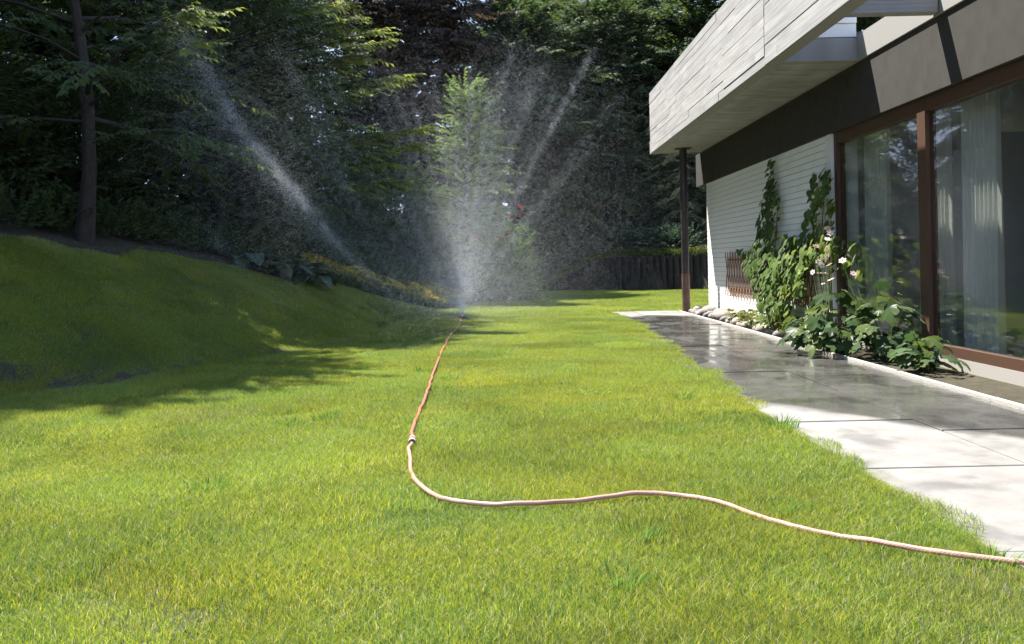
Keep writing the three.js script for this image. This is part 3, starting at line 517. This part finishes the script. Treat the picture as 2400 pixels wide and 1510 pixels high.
{
  const R = rng(72), vine = thing('climbing_vine', 'leafy vine climbing over the trellis and up the white wall', 'vine'), leaves = [], stems = [];
  const fill = (poly, n, out, size) => {
    const xs = poly.map((p) => p[0]), ys = poly.map((p) => p[1]), a = Math.min(...xs), b = Math.max(...xs), c = Math.min(...ys), e = Math.max(...ys); let k = 0, t = 0;
    while (k < n && t++ < 40 * n) { const px = lerp(a, b, R()), py = lerp(c, e, R()); if (!inside(poly, px, py)) continue; const p = onPlaneX(px, py, WALL - 0.05 - out * R()); leaves.push([p.x, p.y, -p.z, size * (0.5 + 0.65 * R())]); k++; }
  };
  const stem = (px, r = 0.006) => stems.push(taperTube(new THREE.CatmullRomCurve3(px.map(([x, y]) => onPlaneX(x, y, WALL - 0.03))).getPoints(14), Array(15).fill(0).map((_, i) => r * (1.2 - i / 14)), 5));
  stem([[1812, 760], [1806, 640], [1803, 540], [1803, 470], [1808, 370]], 0.01); stem([[1815, 640], [1819, 540], [1826, 455]]); stem([[1925, 650], [1914, 560], [1913, 470], [1912, 405]]); stem([[1925, 560], [1930, 480], [1936, 380]]); stem([[1812, 745], [1795, 640], [1760, 600]], 0.008); stem([[1815, 700], [1860, 620], [1930, 590]], 0.008);
  fill([[1803, 372], [1811, 372], [1813, 410], [1818, 440], [1800, 445], [1797, 400]], 50, 0.06, 0.65);
  fill([[1796, 425], [1818, 425], [1820, 480], [1790, 480]], 48, 0.1, 0.9);
  fill([[1785, 470], [1815, 470], [1828, 560], [1772, 560]], 62, 0.14, 1.15);
  fill([[1823, 455], [1830, 455], [1826, 510], [1818, 510]], 14, 0.05, 0.55);
  fill([[1900, 408], [1945, 398], [1950, 440], [1950, 480], [1892, 470]], 42, 0.12, 1.05);
  fill([[1890, 460], [1950, 460], [1955, 570], [1880, 570]], 58, 0.16, 1.1);
  fill([[1776, 555], [1830, 545], [1885, 552], [1955, 555], [1958, 600], [1900, 625], [1890, 650], [1800, 650], [1745, 625], [1740, 598]], 320, 0.28, 1.05);
  fill([[1748, 610], [1840, 600], [1885, 620], [1880, 680], [1850, 700], [1842, 755], [1778, 752], [1775, 690], [1752, 650]], 380, 0.5, 1.05);
  fill([[1775, 690], [1843, 690], [1843, 758], [1782, 758]], 70, 0.3, 1.0);
  fill([[1950, 560], [2010, 560], [2020, 640], [1950, 640]], 40, 0.2, 1.0);
  fill([[1708, 582], [1740, 582], [1740, 594], [1712, 592]], 8, 0.06, 0.7);
  const place = ([x, y, d, s]) => { const yaw = Math.PI + (R() - 0.5) * 2.2, pitch = -0.5 - R() * 0.8; const along = V(Math.cos(yaw) * Math.cos(pitch), Math.sin(pitch), Math.sin(yaw) * Math.cos(pitch)); return frame(V(x, y, -d), along, V(-0.75 + (R() - 0.5) * 0.5, 0.7, (R() - 0.5) * 0.9), s); };
  part(vine, 'stem', mergeGeometries(stems), new THREE.MeshStandardMaterial({ color: rgb(0.09, 0.055, 0.03), roughness: 0.9 }));
  leaves.sort((p, q) => (p[2] + 3 * p[0]) - (q[2] + 3 * q[0]));
  const rest = [];
  leaves.forEach((l, i) => { const m = place(l); if (i < 300) { const o = part(vine, 'leaf', vineLeafShapes[i % 4], vineMats[Math.floor(R() * 3)]); o.applyMatrix4(m); } else { const g = vineLeafShapes[i % 4].clone(); g.applyMatrix4(m); rest.push(g); } });
  part(vine, 'foliage', mergeGeometries(rest), vineMats[1]).userData.kind = 'stuff';
  // creeper between the stones
  const cr = thing('stone_creeper', 'yellow green creeper spreading between the stones under the vine', 'creeper'), cm = leafMaterial([0.12, 0.14, 0.025], 0.4, 0.2), it = [];
  for (let k = 0; k < 620; k++) { const d = 10.6 + 3.5 * R(), x = 3.3 + 0.46 * R(); if (fbm(x * 4, d * 2.2, 61, 2) < 0.42) continue; it.push(frame(V(x, 0.08 + 0.14 * R(), -d), V(R() - 0.5, (R() - 0.5) * 0.5, R() - 0.5), V((R() - 0.5) * 0.8, 1, (R() - 0.5) * 0.8), 0.35 + 0.4 * R())); }
  copiesOf(cr, 'foliage', vineLeafShapes[1], cm, it);
}
{ // anemone clumps with lobed leaves and pale pink flowers
  const R = rng(81), shapes = [0, 1, 2].map((k) => lobedLeaf(0.125, 5, 0.42, 0.3 + 0.15 * k, R)), mats = [leafMaterial([0.05, 0.095, 0.025], 0.4, 0.2), leafMaterial([0.085, 0.125, 0.025], 0.45, 0.2), leafMaterial([0.032, 0.062, 0.02], 0.35, 0.2)];
  const petal = ovalLeaf(0.034, 0.03, 2, 0.15, 0.05, 0.6), pet = []; for (let k = 0; k < 6; k++) { const g = petal.clone(); g.rotateZ(0.2); g.rotateY(k * 1.047); pet.push(g); }
  const flower = mergeGeometries(pet), eye = new THREE.SphereGeometry(0.009, 8, 6), pm = [leafMaterial([0.78, 0.66, 0.68], 0.3, 0), leafMaterial([0.72, 0.45, 0.5], 0.3, 0)], em = new THREE.MeshStandardMaterial({ color: rgb(0.6, 0.38, 0.03), roughness: 0.9 }), sm = leafMaterial([0.06, 0.075, 0.03], 0.1, 0.1);
  const clump = (label, x, d, w, h, n, flowers, low) => {
    const pl = thing('anemone', label, 'plant', V(x, ground(x, d), -d));
    for (let k = 0; k < n; k++) {
      const a = R() * 6.28, q = Math.sqrt(R()), hh = h * (0.18 + 0.82 * R()) * (1 - 0.55 * q * q) + 0.03, p = V(Math.cos(a) * q * w, hh, Math.sin(a) * q * w * 1.35), out = V(Math.cos(a), -0.35 + (R() - 0.5) * 0.6, Math.sin(a));
      if (p.x > WALL - 0.1 - x) p.x = WALL - 0.1 - x;
      const o = part(pl, 'leaf', shapes[k % 3], mats[Math.floor(R() * 3)]); o.applyMatrix4(frame(p, out, V((R() - 0.5) * 0.9, 1, (R() - 0.5) * 0.9), 0.45 + 0.8 * R()));
      if (k % 3 === 0) part(pl, 'stem', taperTube([V(p.x * 0.2, 0, p.z * 0.2), V(p.x * 0.5, hh * 0.6, p.z * 0.5), p], [0.006, 0.005, 0.003], 4), sm);
    }
    for (const [fx, fy, fz] of flowers) {
      const top = V(fx - x, fy, -fz + d);
      part(pl, 'stem', taperTube([V(top.x * 0.3, h * 0.3, top.z * 0.3), V(top.x * 0.8, fy * 0.7, top.z * 0.8), top], [0.005, 0.004, 0.002], 4), sm);
      const f = part(pl, 'flower', flower, pm[R() < 0.6 ? 0 : 1]); f.position.copy(top); f.rotation.set((R() - 0.3) * 1.6, R() * 6, (R() - 0.2) * 1.4); f.scale.setScalar(0.9 + 0.5 * R()); part(f, 'flower_centre', eye, em);
    }
  };
  const fl = (list, x) => list.map(([px, py]) => { const p = onPlaneX(px, py, x + (R() - 0.5) * 0.25); return [p.x, p.y, -p.z]; });
  clump('anemone clump with glossy lobed leaves spilling over the path edge', 3.32, 9.2, 0.46, 0.66, 140, fl([[1938, 580], [1930, 607], [1925, 620], [1918, 612], [1940, 535], [1946, 545], [1940, 560], [1912, 577], [1935, 640], [1922, 640], [1905, 637], [1944, 620], [1948, 655], [1930, 665], [1938, 600]], 3.4), true);
  clump('tall anemone beside the window with pale pink flowers', 3.58, 8.5, 0.3, 0.8, 60, fl([[1990, 600], [1975, 610], [2000, 640]], 3.5));
  clump('low anemone foliage at the foot of the window', 3.55, 7.6, 0.26, 0.35, 36, []);
}

// ---------------------------------------------------------------- lawn grass
{
  const patch = (seed, blades, hMin, hMax, wid, rad) => {
    const R = rng(seed), pos = [], idx = [], col = [];
    for (let k = 0; k < blades; k++) {
      const a = R() * 6.28, q = rad * Math.pow(R(), 0.6), x = Math.cos(a) * q, z = Math.sin(a) * q, h = lerp(hMin, hMax, Math.pow(R(), 1.4)), w = wid * (0.7 + 0.6 * R()), f = R() * 6.28, lean = (0.3 + 1.0 * R()) * h, b = R() * 6.28;
      const cx = Math.cos(f) * w / 2, cz = Math.sin(f) * w / 2, lx = Math.cos(b) * lean, lz = Math.sin(b) * lean, o = pos.length / 3;
      pos.push(x - cx, -0.012, z - cz, x + cx, -0.012, z + cz, x - cx * 0.85 + lx * 0.35, h * 0.6, z - cz * 0.85 + lz * 0.35, x + cx * 0.85 + lx * 0.35, h * 0.6, z + cz * 0.85 + lz * 0.35, x + lx, h, z + lz);
      idx.push(o, o + 1, o + 2, o + 1, o + 3, o + 2, o + 2, o + 3, o + 4);
      const t = Math.pow(R(), 1.15), dryB = R() < 0.08, c = dryB ? [0.52, 0.48, 0.28] : [lerp(0.09, 0.47, t), lerp(0.20, 0.49, t), lerp(0.05, 0.03, t)]; // each blade its own green
      for (let i = 0; i < 5; i++) col.push(...c);
    }
    return build(pos, idx, null, col);
  };
  const gm = leafMaterial([1, 1, 1], 0.5, 0.3, { vertexColors: true, clearcoatRoughness: 0.28 });
  const sets = [[1, 5200, 0.013, 0.032, 0.0019, 0.3], [2, 5200, 0.013, 0.034, 0.0018, 0.3], [3, 4600, 0.017, 0.041, 0.002, 0.3], [4, 5200, 0.011, 0.028, 0.002, 0.3], [5, 3600, 0.018, 0.042, 0.0052, 0.55], [6, 3600, 0.02, 0.045, 0.0052, 0.55]].map((a) => patch(...a)), R = rng(91), lists = sets.map(() => []), cols = sets.map(() => []);
  const put = (x, d, s, far) => {
    const e = 0.15, y = ground(x, d), n = V(ground(x - e, d) - ground(x + e, d), 2 * e, ground(x, d + e) - ground(x, d - e)).normalize(); // z = -d
    const a = R() * 6.28, along = V(Math.cos(a), 0, Math.sin(a)); along.addScaledVector(n, -along.dot(n));
    const tuft = fbm(x * 1.7, d * 1.7, 12, 3), k = far ? 4 + Math.floor(R() * 2) : tuft > 0.56 ? 2 : Math.floor(R() * 4), hs = s < 0.5 ? 0.85 : 0.5 + 1.3 * fbm(x * 3.1, d * 3.1, 13, 3);
    lists[k].push(frame(V(x, y, -d), along, n, s, s * hs, s));
    const t = fbm(x * 3.3 + 4, d * 3.3, 14, 3) - 0.5, b = 0.8 + 0.4 * R() - 0.4 * (tuft - 0.5), pale = R() < 0.02; cols[k].push(pale ? rgb(b * 1.2, b * 1.1, b * 1.8) : rgb(b * (1 + 0.5 * t), b * (1 + 0.1 * t), b * (1 - 0.6 * t)));
  };
  const sow = (d0, d1, step, far) => { for (let d = d0; d < d1; d += step) { const half = 0.60 * d + 0.8; for (let x = -half; x < half; x += step) { const X = x + (R() - 0.5) * step, D = d + (R() - 0.5) * step; if (!isLawn(X + step, D) || !isLawn(X - step * 0.6, D) || !isLawn(X, D) || !isLawn(X, D + step * 0.8)) continue; put(X, D, 0.85 + 0.35 * R(), far); } } };
  sow(1.7, 17, 0.275, false); sow(17, 31, 0.42, true);
  { // coarse darker tufts standing out of the mown grass
    const Q = rng(17), pos = [], idx = [], col = [];
    for (let k = 0; k < 90; k++) { const a = Q() * 6.28, q = 0.07 * Math.pow(Q(), 0.6), x = Math.cos(a) * q, z = Math.sin(a) * q, h = 0.03 + 0.035 * Q(), w = 0.0036, f = Q() * 6.28, b = a + (Q() - 0.5), l = (0.4 + 0.7 * Q()) * h, cx = Math.cos(f) * w / 2, cz = Math.sin(f) * w / 2, lx = Math.cos(b) * l, lz = Math.sin(b) * l, o = pos.length / 3;
      pos.push(x - cx, -0.01, z - cz, x + cx, -0.01, z + cz, x - cx * 0.8 + lx * 0.4, h * 0.65, z - cz * 0.8 + lz * 0.4, x + cx * 0.8 + lx * 0.4, h * 0.65, z + cz * 0.8 + lz * 0.4, x + lx, h, z + lz); idx.push(o, o + 1, o + 2, o + 1, o + 3, o + 2, o + 2, o + 3, o + 4); const g = 0.6 + 0.6 * Q(); for (let i = 0; i < 5; i++) col.push(0.15 * g, 0.28 * g, 0.045 * g); }
    sets.push(build(pos, idx, null, col)); lists.push([]); cols.push([]);
    for (let k = 0; k < 130; k++) { const d = 2 + 14 * Math.pow(R(), 0.8), x = (R() - 0.5) * 1.15 * d; if (!isLawn(x, d) || !isLawn(x + 0.1, d) || fbm(x * 1.3, d * 1.3, 19, 2) < 0.45) continue; const a = R() * 6.28; lists[6].push(frame(V(x, ground(x, d), -d), V(Math.cos(a), 0, Math.sin(a)), V(0, 1, 0), 0.6 + 0.8 * R())); cols[6].push(rgb(1, 1, 1)); }
  }
  // finer fringe along the borders of the lawn
  for (let d = 1.7; d < 17.6; d += 0.045) for (let k = 0; k < 3; k++) put(lawnRight(d) - 0.09 - 0.12 * k + 0.05 * (R() - 0.5), d, 0.3 + 0.12 * R());
  for (let d = 12.2; d < 30; d += 0.06) for (let k = 0; k < 4; k++) put(bedEdge(d) + 0.06 + 0.15 * k + 0.1 * (R() - 0.5), d, 0.4 + 0.2 * R());
  for (let x = 2.05; x < 8; x += 0.07) for (let k = 0; k < 3; k++) { put(x, 17.68 + 0.15 * k, 0.38); if (x > 2.05) put(x, palisadeDepth(x) - 0.2 - 0.2 * k, 0.5); }
  const lawn = new THREE.Group(); lawn.name = 'lawn_grass'; lawn.userData = { label: 'mown lawn of bright green grass', category: 'grass', kind: 'stuff' }; scene.add(lawn);
  sets.forEach((g, k) => copiesOf(lawn, 'grass', g, gm, lists[k], cols[k]));
  const lf = []; for (let k = 0; k < 3; k++) { const g = ovalLeaf(0.014, 0.013, 2, 0.15, 0.1, 0.62); g.rotateY(k * 2.09); g.translate(0, 0.0, 0); lf.push(g); } // clover among the grass
  const clover = mergeGeometries(lf), it = [];
  for (let k = 0; k < 14; k++) { const d = 3.5 + 11 * R(), x = (R() - 0.5) * 1.1 * d, w = 0.06 + 0.14 * R(), n = Math.round(w * w * 2600); for (let j = 0; j < n; j++) { const X = x + gauss(R) * w * 0.6, D = d + gauss(R) * w * 0.6; if (isLawn(X, D)) it.push(frame(V(X, ground(X, D) + 0.022 + 0.016 * R(), -D), V(R() - 0.5, (R() - 0.5) * 0.4, R() - 0.5), V((R() - 0.5) * 0.6, 1, (R() - 0.5) * 0.6), 0.7 + 0.6 * R())); } }
  copiesOf(lawn, 'clover', clover, leafMaterial([0.15, 0.25, 0.04], 0.45, 0.15), it);
}

// ---------------------------------------------------------------- hoses, coupling, sprinkler
{
  const braid = noiseTexture(64, 256, (u, v) => { const s = Math.sin((u * 6 + v * 40) * 6.283), k = (0.94 + 0.05 * s) * (0.8 + 0.35 * fbm(u * 4, v * 9, 6, 3)); return [k, k, k]; });
  const hoseMat = (c) => { const t = braid; return new THREE.MeshPhysicalMaterial({ color: rgb(...c), map: t, bumpMap: t, bumpScale: 0.004, roughness: 0.45, clearcoat: 0.2, clearcoatRoughness: 0.3 }); };
  const lay = (pts, r, lift) => { // follow the photographed course over the turf
    const P = pts.map(([px, py]) => { return onGround(px, py - 4, lift); });
    const c = new THREE.CatmullRomCurve3(P, false, 'centripetal').getSpacedPoints(150), R = rng(3);
    c.forEach((p) => { p.y = ground(p.x, -p.z) + lift + 0.026 * (fbm(p.x * 4, p.z * 4, 8, 3) - 0.5); p.x += 0.012 * (noise(p.z * 9, p.x * 9, 4) - 0.5); });
    const g = taperTube(c, c.map(() => r), 12), uv = g.attributes.uv; for (let i = 0; i < uv.count; i++) uv.setXY(i, uv.getX(i), uv.getY(i) * 2);
    return [g, c];
  };
  const front = thing('garden_hose', 'pale orange garden hose snaking across the sunny lawn', 'hose'), back = thing('garden_hose', 'red garden hose running from the coupling to the sprinkler', 'hose');
  const [g1, c1] = lay([[2460, 1330], [2250, 1308], [2080, 1283], [1950, 1258], [1850, 1238], [1780, 1215], [1730, 1196], [1670, 1176], [1590, 1166], [1530, 1164], [1450, 1169], [1350, 1178], [1250, 1186], [1180, 1188], [1100, 1184], [1040, 1174], [1000, 1156], [975, 1129], [962, 1089], [960, 1054], [963, 1039]], 0.0098, 0.032);
  part(front, 'tube', g1, hoseMat([0.52, 0.27, 0.21]));
  const [g2, c2] = lay([[964, 1032], [970, 1002], [985, 963], [1003, 918], [1018, 873], [1035, 828], [1055, 792], [1078, 764], [1080, 752]], 0.0105, 0.034);
  part(back, 'tube', g2, hoseMat([0.5, 0.14, 0.10]));
  const a = c1[c1.length - 1], b = c2[0], dir = b.clone().sub(a).setY(0).normalize(), cp = new THREE.Group(); cp.name = 'coupling'; front.add(cp);
  const ring = (r, l, off, c, rough = 0.4) => { const g = new THREE.CylinderGeometry(r, r, l, 20); g.rotateX(Math.PI / 2); const m = part(cp, 'ring', g, new THREE.MeshStandardMaterial({ color: rgb(...c), roughness: rough })); m.position.copy(a).addScaledVector(dir, off); m.lookAt(m.position.clone().add(dir)); return m; };
  ring(0.0195, 0.02, -0.006, [0.03, 0.03, 0.035]); ring(0.022, 0.026, 0.016, [0.72, 0.68, 0.62]); ring(0.019, 0.055, 0.054, [0.50, 0.05, 0.03]); ring(0.0215, 0.022, 0.09, [0.70, 0.5, 0.45]);
  // sprinkler: sled base, arched spray bar with nozzles
  const e = c2[c2.length - 1], sp = thing('lawn_sprinkler', 'small sprinkler with arched spray bar at the end of the red hose', 'sprinkler', V(e.x + 0.02, ground(e.x, -e.z) + 0.012, e.z - 0.22));
  const pl = new THREE.MeshStandardMaterial({ color: rgb(0.05, 0.05, 0.055), roughness: 0.5 }), al = new THREE.MeshStandardMaterial({ color: rgb(0.6, 0.6, 0.6), roughness: 0.35, metalness: 0.8 });
  const tube = (p, r, m, n) => part(sp, n, new THREE.TubeGeometry(new THREE.CatmullRomCurve3(p), 24, r, 8), m);
  tube([V(-0.11, 0.012, 0.2), V(-0.12, 0.012, 0), V(-0.11, 0.012, -0.2)], 0.009, pl, 'skid'); tube([V(0.11, 0.012, 0.2), V(0.12, 0.012, 0), V(0.11, 0.012, -0.2)], 0.009, pl, 'skid');
  tube([V(-0.11, 0.012, 0.19), V(0, 0.05, 0.19), V(0.11, 0.012, 0.19)], 0.009, pl, 'brace'); tube([V(-0.11, 0.012, -0.19), V(0, 0.05, -0.19), V(0.11, 0.012, -0.19)], 0.009, pl, 'brace');
  tube([V(0, 0.055, 0.2), V(0, 0.1, 0.1), V(0, 0.115, 0), V(0, 0.1, -0.1), V(0, 0.055, -0.2)], 0.011, al, 'spray_bar');
  for (let k = -4; k <= 4; k++) part(sp, 'nozzle', new THREE.CylinderGeometry(0.003, 0.004, 0.014, 8).translate(0, 0.13 - 0.00125 * k * k * 1.2, k * 0.04), pl);
}

// ---------------------------------------------------------------- water in the air
{
  const R = rng(123), S = onGround(1080, 748); S.y += 0.12; S.z -= 0.22;
  const cloud = (seed, n, sigma, r0, r1) => { // a puff of tiny drops
    const Q = rng(seed), out = []; for (let i = 0; i < n; i++) { const r = lerp(r0, r1, Q() * Q()), g = new THREE.TetrahedronGeometry(r, 0); g.rotateX(Q() * 6); g.rotateY(Q() * 6); g.scale(1, 1.5, 1); g.translate(gauss(Q) * sigma, gauss(Q) * sigma * 1.3, gauss(Q) * sigma); out.push(g); }
    return mergeGeometries(out);
  };
  const puffs = [1, 2, 3, 4].map((k) => cloud(k, 3, 0.014, 0.0009, 0.0019)), lists = puffs.map(() => []);
  const puff = (p, wide) => { // a handful of drops drifting about p
    const n = wide ? 7 : 5, w = wide ? 0.15 : 0.03;
    for (let i = 0; i < n; i++) { const q = V(p.x + gauss(R) * w, p.y + gauss(R) * w * 1.3, p.z + gauss(R) * w); if (q.y < ground(q.x, -q.z) + 0.04) continue; lists[Math.floor(R() * 4)].push(frame(q, V(Math.cos(R() * 6.28), 0, Math.sin(R() * 6.28)), V(0, 1, 0), 0.8 + 0.5 * R())); }
  };
  const jet = (vx, vy, vz, T, n, spread, wide) => { // ballistic, thinning out as it rises from the nozzle at S
    for (let i = 0; i < n; i++) { const t = T * Math.pow(R(), 1.4), w = spread * (0.03 + 0.2 * t), drag = 1 - 0.12 * t; puff(V(S.x + vx * t * drag + gauss(R) * w, S.y + vy * t - 4.9 * t * t + gauss(R) * w * 0.6, S.z + vz * t * drag + gauss(R) * w + (R() - 0.5) * 0.3), wide); }
  };
  jet(2.5, 9.8, 0.2, 0.7, 500, 0.5, false); jet(2.5, 9.8, 0.2, 0.7, 900, 1.2, true);   // the clear jet to the right
  for (const [vx, vy, vz, n] of [[0.25, 8.4, 0.4, 700], [0.55, 9.2, -0.4, 800], [-0.2, 7.6, 0.5, 700], [1.0, 8.9, 0.6, 800], [1.6, 9.2, -0.5, 700], [-0.7, 8.9, 0.8, 700], [-1.4, 9.2, 0.2, 600], [0.1, 6.4, -0.2, 800], [0.7, 6.4, 0.3, 700], [1.2, 6.8, 0, 500], [-0.4, 6, 0.3, 600], [3.1, 8.6, 0.2, 500], [-2.4, 9, 0.6, 600], [-3.6, 8.6, 1.2, 500], [2.1, 9.4, 0.3, 700], [1.3, 9.6, -0.2, 700]]) { jet(vx, vy, vz, 0.95, n * 0.25, 0.4, false); jet(vx, vy, vz, 0.95, n * 0.55, 1.8, true); }
  for (let i = 0; i < 17000; i++) { const h = Math.abs(gauss(R)) * 1.6; puff(V(S.x + 0.2 + 0.16 * h + gauss(R) * (0.75 + 0.42 * h), S.y + h, S.z + gauss(R) * 0.8), true); } // mist round the sprinkler
  const veil = (pts, n, w, fall, peak, width, wide) => { const c = new THREE.CatmullRomCurve3(pts.map(([x, y, d]) => atDepth(x, y, d))); for (let i = 0; i < n; i++) { const t = peak + gauss(R) * width; if (t < 0 || t > 1) continue; const p = c.getPoint(t), f = fall * Math.pow(R(), 2.2); puff(p.add(V(gauss(R) * w - f * 0.15, gauss(R) * w - f, gauss(R) * w * 3)), wide); } };
  for (const [px, py, d, n] of [[540, 190, 11.5, 700], [640, 120, 12, 600], [760, 180, 13.2, 750], [840, 90, 14, 650], [905, 150, 14.6, 750], [965, 220, 15.2, 700], [1015, 160, 15.6, 700], [1065, 230, 16, 750], [1105, 140, 16, 800], [1150, 220, 16.2, 800], [1200, 110, 16.2, 800], [1250, 210, 16.4, 750], [1310, 200, 16.4, 600], [1390, 120, 16.6, 1500], [1400, 330, 16.6, 600], [1460, 220, 16.8, 500]]) {
    const e = atDepth(px, py, d);
    for (let i = 0; i < n * 1.3; i++) { const wide = i % 5 < 2, t = Math.pow(R(), 1.1), w = (wide ? 0.03 + 0.3 * t : 0.008 + 0.035 * t); puff(V(lerp(S.x, e.x, t) + gauss(R) * w, lerp(S.y, e.y, t) + 0.5 * t * (1 - t) + gauss(R) * w, lerp(S.z, e.z, t) + gauss(R) * w * 1.5 + (R() - 0.5) * 0.35), wide); }
  }
  const arc = [[425, 60, 9.5], [480, 160, 9.8], [560, 290, 10.3], [650, 400, 10.9], [720, 482, 11.5], [800, 580, 12.4], [885, 660, 13.6], [970, 718, 15], [1050, 745, 16.2]];
  veil(arc, 1900, 0.02, 0, 0.45, 0.32, false); veil(arc, 2200, 0.06, 0.25, 0.4, 0.3, false); veil(arc, 4200, 0.2, 2.4, 0.32, 0.22, true);
  const second = [[640, 60, 11], [720, 230, 11.6], [800, 400, 12.4], [870, 560, 13.4], [950, 690, 14.8], [1050, 748, 16.2]];
  veil(second, 500, 0.05, 0.1, 0.5, 0.3, false); veil(second, 1700, 0.2, 0.9, 0.5, 0.28, true);
  const third = [[880, 120, 13.5], [920, 300, 14], [965, 480, 14.8], [1020, 640, 15.6], [1065, 748, 16.4]];
  veil(third, 500, 0.05, 0.1, 0.6, 0.3, false); veil(third, 1100, 0.18, 0.5, 0.6, 0.3, true);
  veil([[905, 680, 12.3], [925, 730, 12.3], [945, 765, 12.3]], 26, 0.004, 0, 0.5, 0.3, false); veil([[790, 640, 11.6], [812, 690, 11.7], [835, 740, 11.8]], 40, 0.012, 0, 0.5, 0.3, false);
  veil([[455, 500, 10], [520, 570, 10.4], [600, 650, 10.8]], 110, 0.02, 0.1, 0.5, 0.3, false);
  for (let i = 0; i < 5200; i++) { // fine rain drifting down over the whole watered strip
    const px = lerp(250, 1640, R()), py = lerp(-60, 700, R()), d = 9.5 + 7.5 * R(); if (R() > 0.1 + 1.1 * fbm(px / 130, py / 300, 91, 3) - 0.6 * smooth(1250, 1600, px)) continue; puff(atDepth(px, py, d), true);
  }
  for (let i = 0; i < 2200; i++) puff(atDepth(1090 + gauss(R) * 120, 735 + gauss(R) * 75, 9 + 6 * R()), true);
  const water = new THREE.MeshPhysicalMaterial({ color: rgb(0.92, 0.94, 0.97), transmission: 0.7, thickness: 0, roughness: 1, ior: 1.33 });
  const spray = new THREE.Group(); spray.name = 'water_spray'; spray.userData = { label: 'fan of fine sunlit water drops thrown up by the lawn sprinkler', category: 'water spray', kind: 'stuff' }; scene.add(spray);
  puffs.forEach((g, k) => copiesOf(spray, 'drops', g, water, lists[k]).name = 'droplets');
  console.log('puffs', lists.map((l) => l.length).join(' '));
}

scene.traverse((o) => { if (o.isMesh) { o.castShadow = true; o.receiveShadow = true; } });
renderer.render(scene, camera);
